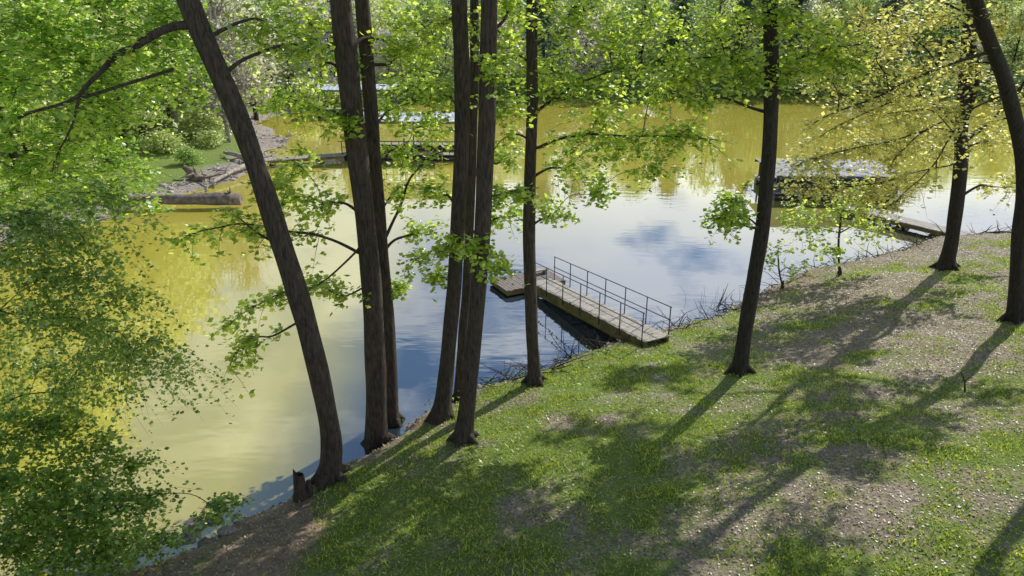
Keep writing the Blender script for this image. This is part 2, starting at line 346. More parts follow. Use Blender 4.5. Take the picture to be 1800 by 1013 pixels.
tree('shoreline_tree', 'slimmer trunk close behind and right of the thickest straight trunk', (688,742), [(683,600),(668,420),(652,200),(636,0)], .52, .42,
  [D_([(672,430,0),(700,370,.3),(730,300,.5),(785,262,.7)], r=.05, n=12, L=.6), D_([(665,380,0),(700,330,.8),(740,330,1)], r=.03, n=12, L=.6)],
  [(740,140,1.2,.8),(690,190,1,.55),(750,220,1.2,.65),(720,30,1.5,.8),(700,500,.4,.3),(740,400,.8,.45),(700,270,1,.45),(735,90,1.2,.6)], canopy=7)
tree('shoreline_tree', 'left trunk of the close pair in the middle, roots spread on the bank', (775,735), [(786,640),(800,480),(812,200),(808,0)], .50, .44,
  [D_([(800,430,0),(760,440,-.3),(715,470,-.5)], r=.025, n=16, L=.5)], [(790,435,-.4,.35),(770,480,.2,.3),(775,40,1.0,.7),(770,170,1,.6),(765,340,.9,.4)], canopy=6, flare=2.0)
tree('shoreline_tree', 'thin trunk half hidden behind the close pair in the middle', (806,705), [(812,600),(822,480),(832,200),(834,0)], .34, .28, [], [(890,380,.6,.5),(880,60,1,.7),(890,270,.9,.4)], canopy=3)
tree('shoreline_tree', 'right trunk of the close pair in the middle, standing lower on the lawn', (815,775), [(828,650),(845,450),(856,200),(860,0)], .50, .44,
  [D_([(850,350,0),(885,340,.4),(920,338,.7)], r=.03, n=16, L=.5)], [(850,440,-.5,.35),(880,470,.2,.35),(885,180,.8,.55),(865,120,-.5,.3),(900,30,.9,.6)], canopy=6)
tree('shoreline_tree', 'slender trunk at the waterline left of the railed gangway', (940,675), [(936,600),(930,400),(935,200),(935,0)], .46, .36,
  [D_([(938,200,0),(980,170,-.3),(1030,140,-.5),(1120,115,-.6)], r=.05, n=34, L=.8), D_([(935,265,0),(1000,240,-.3),(1100,238,-.5),(1260,245,-.8)], r=.05, n=50, L=.9),
   D_([(930,245,0),(900,235,.3),(868,262,.4)], r=.035, n=12, L=.5), D_([(930,370,0),(905,335,.3),(880,350,.4),(860,375,.5)], r=.035, n=12, L=.5)],
  [(990,60,.5,1.0),(1080,70,0,.9),(1150,150,-.3,.9),(1050,190,.3,.9),(1010,290,0,.75),(1150,290,-.4,.6),(1210,230,-.5,.65),(965,130,.4,.6),(1060,330,0,.5),(1150,30,.6,.9),(980,370,0,.45),(1090,250,0,.6),(1020,10,.4,.8),(900,100,.6,.5)], canopy=9, cr=3.2)
tree('lawn_tree', 'lone dark trunk on the lawn right of the gangway', (1300,655), [(1320,520),(1342,380),(1356,200),(1354,0)], .50, .44,
  [D_([(1350,165,0),(1310,110,-.3),(1210,100,-.6)], r=.045, n=34, L=.8), D_([(1356,140,0),(1420,95,.3),(1520,75,.5)], r=.045, n=34, L=.8), D_([(1335,400,0),(1300,375,-.3),(1255,385,-.4)], r=.03, n=22, L=.5, t0=.35)],
  [(1220,60,.3,.9),(1290,30,0,.8),(1430,50,.4,.9),(1310,130,-.6,.6),(1480,110,.4,.7),(1200,130,-.2,.7),(1400,120,-.5,.55),(1290,350,-.4,.4),(1270,395,-.3,.4),(1370,30,-.6,.6),(1230,180,0,.4)], barkm=BARK2, canopy=22, cr=5.6)
tree('forked_tree', 'forked trunk at the water edge beside the fallen log', (1662,472), [(1676,400),(1690,280),(1690,220)], .66, .56,
  [D_([(1690,250,0),(1740,215,.3),(1790,160,.5),(1830,90,.6)], r=.12, n=14), D_([(1692,225,0),(1720,130,-.3),(1700,40,-.4),(1680,-60,-.4)], r=.13, n=12),
   D_([(1690,240,0),(1640,225,-1),(1590,260,-1.6),(1560,300,-2)], r=.04, n=30, L=1.0), D_([(1690,230,0),(1620,170,-1),(1540,190,-1.5),(1440,240,-2)], r=.05, n=36, L=1.0),
   D_([(1640,225,-1),(1560,250,-2),(1480,265,-2.6),(1400,290,-3)], r=.035, n=50, L=1.0, droop=.5), D_([(1680,290,-.2),(1620,300,-1.2),(1550,320,-2),(1470,330,-2.4),(1390,330,-2.6)], r=.035, n=50, L=1., droop=.5)],
  [(1600,120,-.5,1.2),(1530,60,0,1.2),(1700,140,.5,1.0),(1640,260,-.5,1.0),(1560,320,-.8,1.),(1770,330,.5,.7),(1470,150,-1,1.0),(1500,250,-.8,1.),(1740,250,.3,.8),(1600,30,0,1.),(1440,290,-1.8,1.),(1530,350,-1.8,.8),(1600,200,-.6,.9)], barkm=BARK2, leafm=LF_YEL, size=.15, canopy=14, cr=5., flare=1.7, nl=9, den=1.)
tree('lawn_tree', 'dark trunk curving up along the right edge of the lawn', (1784,562), [(1792,420),(1800,300),(1768,150),(1715,0)], .54, .46,
  [D_([(1745,90,0),(1650,120,-.5),(1540,170,-.8),(1430,215,-1)], r=.055, n=34, L=.9), D_([(1730,40,0),(1690,20,-.3),(1600,-20,-.5)], r=.05, n=20), D_([(1770,165,0),(1700,200,-.6),(1640,290,-.9),(1570,360,-1)], r=.035, n=20, L=.7, droop=.6)],
  [(1500,30,-.3,.9),(1600,60,0,1.),(1690,110,.6,.9),(1760,210,1,.8),(1560,200,-.8,.7),(1770,40,.6,.8),(1430,110,-1,.7),(1650,190,-.4,.6),(1540,100,-.5,.7)], barkm=BARK2, leafm=LF_YEL, size=.13, canopy=22, cr=5.8, nl=9, den=.95)
tree('lawn_tree', 'lawn tree standing just beyond the right edge, only its shade falls on the lawn', (2010,640), [(2015,500),(2010,300),(2000,0)], .5, .4, [], [], canopy=20, cr=5.4, leafm=LF_YEL, size=.15)
tree('sapling', 'small spindly sapling with yellow green leaves at the waterline', (1475,485), [(1474,430),(1478,385)], .12, .06, [], [(1475,370,0,1.0),(1420,400,0,.9),(1530,395,.3,.9),(1500,340,.3,.8),(1450,440,0,.5),(1400,370,0,.7)], ztop=0, canopy=0, size=.16, flare=1.2, den=.85, nl=8, cat='sapling', limbr=.03)
tree('sapling', 'low leafy sapling at the waterline just right of the lone lawn trunk', (1375,508), [(1370,480),(1368,455)], .08, .04, [], [(1368,440,0,.6),(1400,470,0,.5),(1345,460,0,.4)], ztop=0, canopy=0, size=.14, flare=1.2, den=.5, nl=6, cat='sapling', limbr=.03)
# ---- left side foliage masses, rooted on the bank at the left
def mass_tree(name, label, base, trunk, cells, leafm, size, n, nl, droop, w=.3, cat='tree', wood=.008, hang=.15, tl=1.0):
    G = np.array([base[0], base[1], H(*base)]); root = empty(name, G); tag(root, label, cat)
    path = catmull([G-np.array([0,0,.3])]+[np.array(p, float) for p in trunk], 6); rad = np.linspace(w/2, w*.2, len(path))
    mb = MB(); mb.tube(path, rad, 12, 0, .06); mb.build('trunk', BARK2, root, G)
    cb = MB(); net = [(*p, r_, 0.) for p, r_ in zip(path[2:], rad[2:])]; rr = np.random.RandomState(5)
    cs = [(PY(x,y,Y), r) for (x,y,Y,r) in cells]; cs.sort(key=lambda b: np.min(np.linalg.norm(path-b[0],axis=1)))
    for c, r in cs:
        P, R_ = grow(net, c, rr, .05); lb = MB(); lb.tube(P, R_*.8, 6, 0, .08); lb.build('limb', BARK2, root, G)
        k = int(n*r); o = unit(rs.normal(size=(k,3)))*(rs.rand(k,1)**.5)*r; o[:,2]*=.75
        D = unit(rs.normal(size=(k,3))*np.array([1,1,.3])+np.array([.45,0,.1]))
        twigs(cb, c+o, D, tl*(.3+.6*rs.rand(k)), droop, nl, size, spread=.055, wood=wood, hang=hang)
    cb.build('crown', [leafm, TWIG], root, G); return root
cells = []
for x in range(-40, 370, 60):
    for y in range(-20, 345, 60):
        if x > 230 and y > 200: continue
        cells.append((x+rs.uniform(-28,28), y+rs.uniform(-28,28), 16.4+rs.uniform(-.9,1.6)+(.5 if x>200 else 0), .66+rs.rand()*.28))
mass_tree('leafy_tree', 'bright green leafy tree filling the upper left corner', (-14.2,10.4), [(-14,10.8,3),(-13.4,12,7),(-12.8,13.4,11),(-12,14.5,14)], cells, LF_LEFT, .13, 46, 11, .4, .5)
cells = []
for (x,y) in [(0,370),(70,380),(140,400),(0,450),(80,470),(150,480),(205,530),(20,540),(110,560),(180,590),(225,620),(0,620),(80,650),(150,640),(270,640),(30,690),(60,420),(140,340),(120,700)]:
    cells.append((x+rs.uniform(-20,20), y+rs.uniform(-15,15), 12.4+rs.uniform(-1,1.4), .34+rs.rand()*.22))
mass_tree('drooping_tree', 'fine leaved tree with drooping sprays over the water at left', (-11.6,10.0), [(-11.4,10.2,3),(-11,10.6,6),(-10.6,10.9,8.6)], cells, LF_FINE, .08, 66, 26, .85, .3, hang=.4, tl=1.6, wood=.005)
cells = []
for (x,y,r) in [(0,760,.6),(80,750,.45),(150,785,.35),(225,810,.25),(0,850,.7),(80,860,.7),(160,870,.5),(230,880,.3),(20,950,.7),(110,960,.7),(195,960,.5),(260,950,.28),(60,1020,.7),(160,1030,.6),(230,1020,.35),(375,890,.2),(120,910,.55),(40,900,.6)]:
    cells.append((x+rs.uniform(-12,12), y, 11.3+rs.uniform(-.4,1.0), r))
mass_tree('shoreline_bush', 'dense green bush on the bank in the lower left corner', (-10.9,10.3), [(-10.7,10.5,1),(-10.3,10.8,2),(-9.9,11.1,2.8)], cells, LF_SHR, .085, 92, 20, .5, .12, 'bush', hang=.3, wood=.005)
# ------------------------------------------------------------------ far trees: a few crowns, copied
def far_proto(name, leafm, kind, h, rad, n, seed):
    root = empty(name, (0,0,0)); tb = MB()
    r2 = np.random.RandomState(seed)
    lean = r2.uniform(-.6,.6); tb.tube(catmull([(0,0,-.8),(0,0,h*.3),(lean*.5,.1,h*.6),(lean,.2,h*.93)],4), np.linspace(.24,.05,13), 8, 0, .05)
    cb = MB(); cl=[]
    for k in range(n):
        f = r2.rand()
        if kind == 'cone': z = h*(.18+.82*f); rr = rad*(1.05-f)*(.5+.5*r2.rand())
        elif kind == 'low': z = h*(.05+.9*f); rr = rad*math.sin(math.pi*(.15+.8*f))*(.4+.65*r2.rand())
        else: z = h*(.18+.82*f); rr = rad*math.sin(math.pi*min(1,(.12+.83*f)))**.7*(.35+.7*r2.rand())
        a = r2.rand()*6.283; c = np.array([math.cos(a)*rr+lean*f, math.sin(a)*rr, z]); cl.append(c)
        if kind == 'bare' or k % 4 == 0: tb.tube([(lean*f*.8,0,max(.5,z-rr*.7)), c*.5+np.array([lean*f*.4,0,z*.5-rr*.2]), c], [.07,.045,.02], 5)
    for c in cl:
        if kind == 'bare':
            for _ in range(5): tb.tube([c*.9+np.array([0,0,-.1]), c+r2.normal(size=3)*np.array([.7,.7,.6])+np.array([0,0,.4])],[.03,.012],3)
            m = 7
        else: m = 36
        P = c+r2.normal(size=(m,3))*np.array([.6,.6,.4]); leaves(cb, P, .32 if m > 7 else .24, 0, flat=.5, wide=.45)
    tb.build('trunk', PTWIG if kind=='bare' else BARK2, root); cb.build('crown', [leafm], root); return root
protos = {
 'pale': [far_proto('broadleaf_tree', LF_FAR, 'round', 13, 3.6, 100, 1), far_proto('broadleaf_tree', LF_FAR, 'round', 11, 3.2, 80, 2)],
 'mid': [far_proto('broadleaf_tree', LF_MID, 'round', 14, 3.8, 110, 3)],
 'dark': [far_proto('evergreen_tree', LF_DRK, 'cone', 15, 3.0, 130, 4)],
 'blossom': [far_proto('blossom_tree', LF_BLO, 'round', 9, 3.0, 60, 5)],
 'bare': [far_proto('budding_tree', LF_BLO, 'bare', 12, 3.0, 70, 15)],
 'low': [far_proto('shore_shrub', LF_MID, 'low', 3.2, 2.0, 50, 6), far_proto('shore_shrub', LF_FAR, 'low', 2.6, 1.8, 44, 8)]}
used = set()
def put(kind, x, y, label, cat, group, s=1.):
    p = random.choice(protos[kind])
    if p.name in used:
        o = p.copy(); C.objects.link(o)
        for ch in list(p.children): c = ch.copy(); C.objects.link(c); c.parent = o
    else: o = p; used.add(p.name)
    o.location = (x, y, H(x,y)); o.rotation_euler = (0,0,random.random()*6.28); o.scale = (s*random.uniform(.9,1.15),s*random.uniform(.9,1.15),s)
    tag(o, label, cat, group); return o
FL = {'pale':('pale green broadleaf tree in the wood on the far shore','tree','pale trees on the far shore'),
      'mid':('mid green broadleaf tree in the wood on the far shore','tree','mid green trees on the far shore'),
      'dark':('dark evergreen tree in the wood on the far shore','tree','evergreens on the far shore'),
      'blossom':('whitish blossoming tree in the wood on the far shore','tree','blossom trees on the far shore'),
      'bare':('nearly bare grey twigged tree in the wood on the far shore','tree','nearly bare trees on the far shore'),
      'low':('low shrub along the far waterline','shrub','shrubs along the far shore')}
def far_d(x, y): return float(sdist(np.array([x]),np.array([y]))[0])
placed=[(-26.5,90),(-23,91.5),(-29.5,93)]
for (x,y),k in zip(placed,('pale','blossom','mid')): put(k,x,y,*FL[k],s=.72)
for i in range(2600):
    x = random.uniform(-60,95); y = random.uniform(60,135)
    d = far_d(x,y)
    if d < 2.5 or d > 32 or y < 62: continue
    if x/y > .85 or x/y < -.62: continue
    if -33 < x < -22 and 93.5 < y < 104: continue
    sep = 4.0 if d < 12 else 5.2
    if any((x-a)**2+(y-b)**2 < sep*sep for a,b in placed): continue
    if len(placed) >= 108: break
    placed.append((x,y))
    r = random.random()
    if x > 12: k = 'dark' if r < .26 else 'mid' if r < .46 else 'pale' if r < .78 else 'bare' if r < .92 else 'blossom'
    else: k = 'pale' if r < .38 else 'mid' if r < .54 else 'dark' if r < .68 else 'bare' if r < .83 else 'blossom'
    put(k, x, y, *FL[k], s=random.uniform(.75,1.1))
for i in range(34):
    t = i/33; x = -26+t*100+random.uniform(-1,1); y = 60
    for yy in np.arange(70,110,.5):
        if far_d(x,yy) > 1.0: y = yy; break
    else: continue
    if y <= 70.5: continue
    put('low', x, y, *FL['low'], s=random.uniform(.7,1.2))
LLb = {'pale':('pale green tree on the grassy left shore','tree','pale trees on the left shore'),'mid':('mid green tree on the grassy left shore','tree','mid green trees on the left shore'),
 'blossom':('whitish blossoming tree on the left shore','tree','blossom trees on the left shore'),'bare':('nearly bare grey twigged tree on the left shore','tree','nearly bare trees on the left shore'),'low':('low shrub on the grassy left shore','shrub','shrubs on the left shore')}
for (x,y,k,s) in [(-31,38,'mid',1.2),(-30,44,'pale',1.3),(-33,50,'pale',1.35),(-29.5,59,'pale',1.35),(-37,44,'mid',1.3),(-39,55,'mid',1.4),(-35,62,'pale',1.4),(-30,66,'bare',1.3),(-28,72.5,'pale',1.2),(-40,68,'pale',1.3),(-34,74,'mid',1.2),(-33,30,'mid',1.2),(-36,22,'pale',1.2),(-46,50,'mid',1.4),(-45,38,'pale',1.3),(-25,66,'bare',1.15),(-23.5,61,'bare',.8),(-28,53,'pale',1.25),(-26.5,77,'blossom',1.2),
  (-28,47,'low',.6),(-26,55,'low',.6),(-25.5,62,'low',.9),(-29,40,'low',.8),(-27.5,50,'low',.5),(-24,58.5,'low',.45),(-23,52,'low',.35)]:
    put(k, x, y, *LLb[k], s=s)
bw = MB(); n = 800
X = rs.uniform(-150,230,n*3); Y = rs.uniform(118,190,n*3); keep = (np.abs(X/Y) < 1.1); X=X[keep][:n]; Y=Y[keep][:n]; Z=height(X,Y)
for x,y,z in zip(X,Y,Z):
    m = 26; zc = z+rs.uniform(1,13); P = np.array([x,y,zc])+rs.normal(size=(m,3))*np.array([1.6,1.6,1.1]); leaves(bw, P, 1.0, rs.choice([0,0,1,2,2]), flat=.4, wide=.45)
tag(bw.build('distant_wood', [LF_MID, LF_DRK, LF_FAR]), 'dense distant wood on the hillside beyond the lake', 'wood', kind='stuff')
# ------------------------------------------------------------------ grass and litter on the near lawn
def scatter(n):
    X = rs.uniform(-9,30,n); Y = rs.uniform(6,38,n); D = sdist(X,Y); k = (D > .25)&(np.abs(X)/Y < .98)
    X,Y,D = X[k],Y[k],D[k]; a,b,_ = masks(X,Y,D); return X,Y,D,a,b
X,Y,D,a,b = scatter(640000)
keep = rs.rand(len(X)) > np.clip(a*1.3+(b-.2)*1.6, 0, .94); X,Y=X[keep],Y[keep]; n=len(X); Z = height(X,Y)
ang = rs.rand(n)*6.283; hgt = .03+.05*rs.rand(n); hgt *= .4+1.2*vn(X,Y,.5,21); wd=.011+.013*rs.rand(n); lean = rs.normal(size=(n,2))*.045
P = np.stack([X,Y,Z-.01],1); dx = np.stack([np.cos(ang)*wd,np.sin(ang)*wd,0*X],1); tip = P+np.stack([lean[:,0],lean[:,1],hgt],1)
gm = MB(); i=np.arange(n)*3; gm.add(np.stack([P-dx,P+dx,tip],1).reshape(-1,3), np.stack([i,i+1,i+2],1))
tag(gm.build('lawn_grass', GRASSM), 'short patchy grass on the sloping lawn', 'grass', kind='stuff')
X,Y,D,a,b = scatter(210000); keep = rs.rand(len(X)) < np.clip((b-.1)*1.2+a*.5+.06,0,1); X,Y=X[keep],Y[keep]
lb = MB(); leaves(lb, np.stack([X,Y,height(X,Y)+.016],1), .052, 0, flat=.85, wide=.4, hang=0)
tag(lb.build('leaf_litter', LITM), 'dry brown fallen leaves strewn over the lawn', 'fallen leaves', kind='stuff')
# ------------------------------------------------------------------ rocks, driftwood
def rock_mesh(mb, c, r, seed, sq=.6):
    q = np.random.RandomState(seed); nu, nv = 8, 5; V=[]
    ax = r*np.array([q.uniform(.7,1.3), q.uniform(.7,1.3), sq*q.uniform(.7,1.2)])
    for j in range(nv+1):
        th = math.pi*j/nv
        for i in range(nu):
            ph = 2*math.pi*i/nu; k = q.uniform(.8,1.12)
            V.append(np.asarray(c)+ax*np.array([math.sin(th)*math.cos(ph),math.sin(th)*math.sin(ph),math.cos(th)])*k)
    Fq=[(j*nu+i, (j+1)*nu+i, (j+1)*nu+(i+1)%nu, j*nu+(i+1)%nu) for j in range(nv) for i in range(nu)]
    mb.add(V, Fq)
for k,(px,py,r) in enumerate([(345,925,.3),(375,915,.24),(400,935,.2),(330,950,.26),(360,955,.18),(415,912,.13)]):
    p = ground(px,py); mb = MB(); rock_mesh(mb, (0,0,0), r, k+50); o = mb.build('rock', ROCK); o.location=(p[0],p[1],p[2]+.02)
    tag(o, 'flat grey rock at the waterline beside the lower left bush', 'rock', 'rocks below the lower left bush')
def shore_stones(label, n, seg, rr, dmin, dmax, name, m=ROCK):
    mb = MB(); c=0; q = np.random.RandomState(5)
    while c < n:
        s = q.randint(len(seg)-1); t = q.rand(); a=np.array(seg[s]); b2=np.array(seg[s+1]); p=a*(1-t)+b2*t+q.normal(size=2)*(dmax)
        d = far_d(p[0],p[1])
        if d < dmin or d > dmax: continue
        rock_mesh(mb, (p[0],p[1],H(p[0],p[1])), rr*q.uniform(.3,1.3)**1.5, q.randint(1e6)); c+=1
    tag(mb.build(name, m), label, 'stones', kind='stuff')
shore_stones('small stones and debris along the near waterline', 420, LAKE[0:13].tolist(), .075, -.3, .7, 'shore_stones')
shore_stones('pale stones on the gravel bar of the left shore', 380, LAKE[25:32].tolist(), .15, -.6, 2.6, 'gravel_bar_stones', PALER)
def stick_litter(name, label, cat, m, n, seg, lo, hi, l0, l1, r0, r1, up, seed, jit):
    mb=MB(); q=np.random.RandomState(seed); c=0
    while c < n:
        s_=q.randint(len(seg)-1); t=q.rand(); p=seg[s_]*(1-t)+seg[s_+1]*t+q.normal(size=2)*jit; d=far_d(*p)
        if d<lo or d>hi: continue
        L=q.uniform(l0,l1); a=q.uniform(0,6.28); z=max(H(p[0],p[1]),0)+.04; e=np.array([math.cos(a)*L,math.sin(a)*L,q.uniform(-.03,up)*L]); b_=np.array([p[0],p[1],z])
        rr_=q.uniform(r0,r1); mb.tube([b_,b_+e*.5+q.normal(size=3)*.08*L,b_+e],[rr_,rr_*.7,rr_*.3],5); c+=1
    tag(mb.build(name,m),label,cat,kind='stuff')
stick_litter('driftwood_litter','pale broken driftwood branches littering the left gravel bar','driftwood',DRIFT,90,LAKE[25:32],-.6,3.,.5,1.8,.025,.07,.25,21,1.6)
stick_litter('shore_brush','dark twigs and broken brush washed up along the near waterline','brush',STUMP,420,LAKE[4:13],-.5,1.1,.3,1.2,.008,.024,.7,22,.7)
mb=MB(); q=np.random.RandomState(31); S=[]
while len(S) < 120:
    s_=q.randint(3,12); t=q.rand(); p=LAKE[s_]*(1-t)+LAKE[s_+1]*t+q.normal(size=2)*.5; d=far_d(*p)
    if -.1<d<.9 and not (3.6<p[0]<5.8): S.append((p[0],p[1],max(H(p[0],p[1]),0)))
S=np.array(S); twigs(mb,S,rs.normal(size=S.shape)*np.array([.6,.6,.2])+np.array([0,0,.9]),.2+.3*rs.rand(len(S)),.3,6,.07,wood=.004)
tag(mb.build('shore_weeds',[LF_SHR,TWIG]),'low green weeds growing along the near waterline','weeds',kind='stuff')
def log(name, label, A, B, r0, r1, stubs, m=DRIFT, cat='log', bend=.15, seed=1):
    A=np.array(A,float); B=np.array(B,float); root = empty(name, A); tag(root,label,cat)
    mid=(A+B)/2+np.array([0,0,bend]); P=catmull([A,mid,B],7); mb=MB(); mb.tube(P, np.linspace(r0,r1,len(P))*(1+.08*np.sin(np.arange(len(P))*1.7)), 12, 0, .12, seed=seed); mb.build('stem', m, root, A)
    q=np.random.RandomState(seed)
    for t,l,rad in stubs:
        s=P[int(t*(len(P)-1))]; d=unit(np.array([q.uniform(-.6,.6),q.uniform(-.6,.4),q.uniform(.4,1)])); sb=MB(); sb.tube([s,s+d*l*.5+q.normal(size=3)*.05,s+d*l],[rad,rad*.7,rad*.25],7,0,.1); sb.build('branch_stub', m, root, A)
    return root
log('driftwood_log','large brown driftwood log lying on the left shore', PZ(130,362,.3), PZ(424,350,.5), .22,.36, [(.97,.7,.12),(.93,.5,.09),(.55,.6,.06),(.99,.5,.08)], m=LOGM, seed=3)
c = PZ(345,318,.3); root = empty('driftwood_root', c); tag(root,'upturned tangle of driftwood roots behind the large log','driftwood'); mb=MB(); q=np.random.RandomState(9)
mb.tube([(0,0,0),(-.3,.2,.5),(-.8,.2,.9)],[.3,.26,.16],10,0,.12)
for k in range(10):
    d=unit(np.array([q.uniform(-1,1),q.uniform(-.6,.6),q.uniform(-.1,.7)])); L=q.uniform(.7,1.7); mb.tube([(0,0,.15),d*L*.5+q.normal(size=3)*.2,d*L+q.normal(size=3)*.25],[.13,.08,.03],6,0,.12)
mb.build('roots', LOGM, root)
log('driftwood_log','slim pale driftwood log pointing at the left dock walkway', PZ(370,322,.3), PZ(452,285,.4), .11,.2, [(.3,.9,.06),(.7,.7,.05)], seed=8)
log('driftwood_log','short driftwood log on the gravel bar highest up the left shore', PZ(395,268,.9), PZ(440,285,.5), .13,.22, [(.3,.8,.06)], seed=11)
log('fallen_log','dark fallen log in the water behind the right edge tree', PZ(1700,418,.3), PZ(1800,412,.4), .13,.09, [(.3,.6,.03),(.6,.7,.03)], m=STUMP, seed=4)
G = ground(530,878); root=empty('tree_stump', G); tag(root,'broken jagged dark stump at the waterline beside the leaning trunk','stump')
mb=MB(); a=np.arange(14)*2*math.pi/14; q=np.random.RandomState(2); V=[]; prof=[(-.3,.2),(0,.18),(.3,.14),(.5,.12)]
for z,r in prof: V.append(np.stack([np.cos(a)*r*(1+.15*q.rand(14)),np.sin(a)*r*(1+.15*q.rand(14)),np.full(14,z)],1))
V.append(np.stack([np.cos(a)*.11,np.sin(a)*.11,.65+.3*q.rand(14)*(1+np.cos(a+2))*.6],1)); V.append(np.stack([np.cos(a)*.03,np.sin(a)*.03,np.full(14,.45)],1))
V=np.concatenate(V); Fq=[(j*14+i,j*14+(i+1)%14,(j+1)*14+(i+1)%14,(j+1)*14+i) for j in range(5) for i in range(14)]; mb.add(V,Fq,0); mb.build('stem', STUMP, root)
mb=MB(); mb.tube([(.1,.0,-.2),(.2,.05,.2),(.16,.1,.45)],[.10,.08,.04],7,0,.12); mb.build('splinter', STUMP, root)
G=ground(1697,690); mb=MB(); mb.tube([(0,0,-.05),(-.08,0,.3),(-.22,.02,.55)],[.025,.018,.01],6); mb.tube([(-.08,0,.3),(.04,0,.45)],[.015,.008],5); o=mb.build('upright_stick', STUMP); o.location=G; tag(o,'short dark stick standing in the lawn left of the right edge tree','stick')
mb=MB(); q=np.random.RandomState(77)
for k in range(16):
    p=PZ(q.uniform(1190,1340),q.uniform(520,548),0)
    mb.tube([(p[0],p[1],-.2),(p[0]+q.normal()*.05,p[1],.3),(p[0]+q.normal()*.15,p[1],q.uniform(.35,.7))],[.006,.005,.003],3)
tag(mb.build('reed_stems',TWIG),'thin reed stems standing in the shallows right of the gangway','reeds',kind='stuff')
# ------------------------------------------------------------------ gangway with rails
rz = math.atan2(.46,.89); Lg = 7.6; Wd=1.0
gw = empty('gangway',(4.72,21.6,0),rz); tag(gw,'sloping wooden gangway with steel railings on both sides running off the lawn','gangway')
zl, ze = .92, .42
def gz(y): return zl+(ze-zl)*y/Lg
mb=MB(); y=0.
q=np.random.RandomState(4)
while y < Lg: mb.box((q.uniform(-.02,.02),y+.07,gz(y)+q.uniform(-.006,.006)),(Wd+q.uniform(-.03,.03),.13,.035),q.uniform(-.008,.008)); y+=.145
mb.build('deck',PLANK,gw)
for s in (-1,1):
    mb=MB(); x=s*(Wd/2-.04)
    V=[(x-.035,0,zl-.40),(x+.035,0,zl-.40),(x+.035,Lg,ze-.40),(x-.035,Lg,ze-.40),(x-.035,0,zl-.03),(x+.035,0,zl-.03),(x+.035,Lg,ze-.03),(x-.035,Lg,ze-.03)]
    mb.add(V,[(0,3,2,1),(4,5,6,7),(0,1,5,4),(1,2,6,5),(2,3,7,6),(3,0,4,7)]); mb.build('stringer',BEAM,gw)
    xr=s*(Wd/2+.045)
    for i in range(7):
        yy=.1+i*(Lg-.2)/6; mb=MB(); mb.tube([(xr,yy,gz(yy)-.2),(xr,yy,gz(yy)+1.0)],[.02,.02],8); mb.build('post',STEEL,gw)
    for hh in (1.0,.55):
        mb=MB(); mb.tube([(xr,.05,gz(0)+hh),(xr,Lg/2,gz(Lg/2)+hh),(xr,Lg-.05,gz(Lg)+hh)],[.018]*3,8); mb.build('rail',STEEL,gw)
for i in range(4):
    yy=.4+i*2.2; mb=MB(); mb.box((0,yy,gz(yy)-.2),(Wd-.16,.08,.12)); mb.build('cross_beam',BEAM,gw)
ce = np.array([4.72-.46*8.6-.1, 21.6+.89*8.6-.3])
fp = empty('floating_platform',(ce[0],ce[1],0),rz); tag(fp,'weathered floating wooden platform at the lake end of the gangway','dock')
mb=MB(); x=-1.4
while x < 1.4: mb.box((x+.07,q.uniform(-.03,.03),.25+q.uniform(-.006,.006)),(.125,1.6,.035),q.uniform(-.01,.01)); x+=.14
mb.build('deck',surf('dark_planks',(.07,.055,.05),(.28,.235,.21),3.5,.85,.4,(1,6,1)),fp)
mb=MB()
for yy in (-.77,.77): mb.box((0,yy,.14),(2.75,.06,.17))
for xx in (-1.35,1.35): mb.box((xx,0,.14),(.06,1.46,.17))
mb.build('frame',BEAM,fp)
for xx in (-1.0,-.35,.35,1.0):
    mb=MB(); mb.tube([(xx,-.65,-.04),(xx,.65,-.04)],[.19,.19],12); mb.build('float_drum',FLOATM,fp)
mb=MB(); mb.box((.7,.4,.45),(.9,.3,.05)); mb.box((.35,.4,.35),(.06,.28,.15)); mb.box((1.05,.4,.35),(.06,.28,.15)); o=mb.build('low_bench',PLANK,None); o.location=(ce[0],ce[1],0); o.rotation_euler=(0,0,rz); tag(o,'low plank bench on the floating platform','bench')
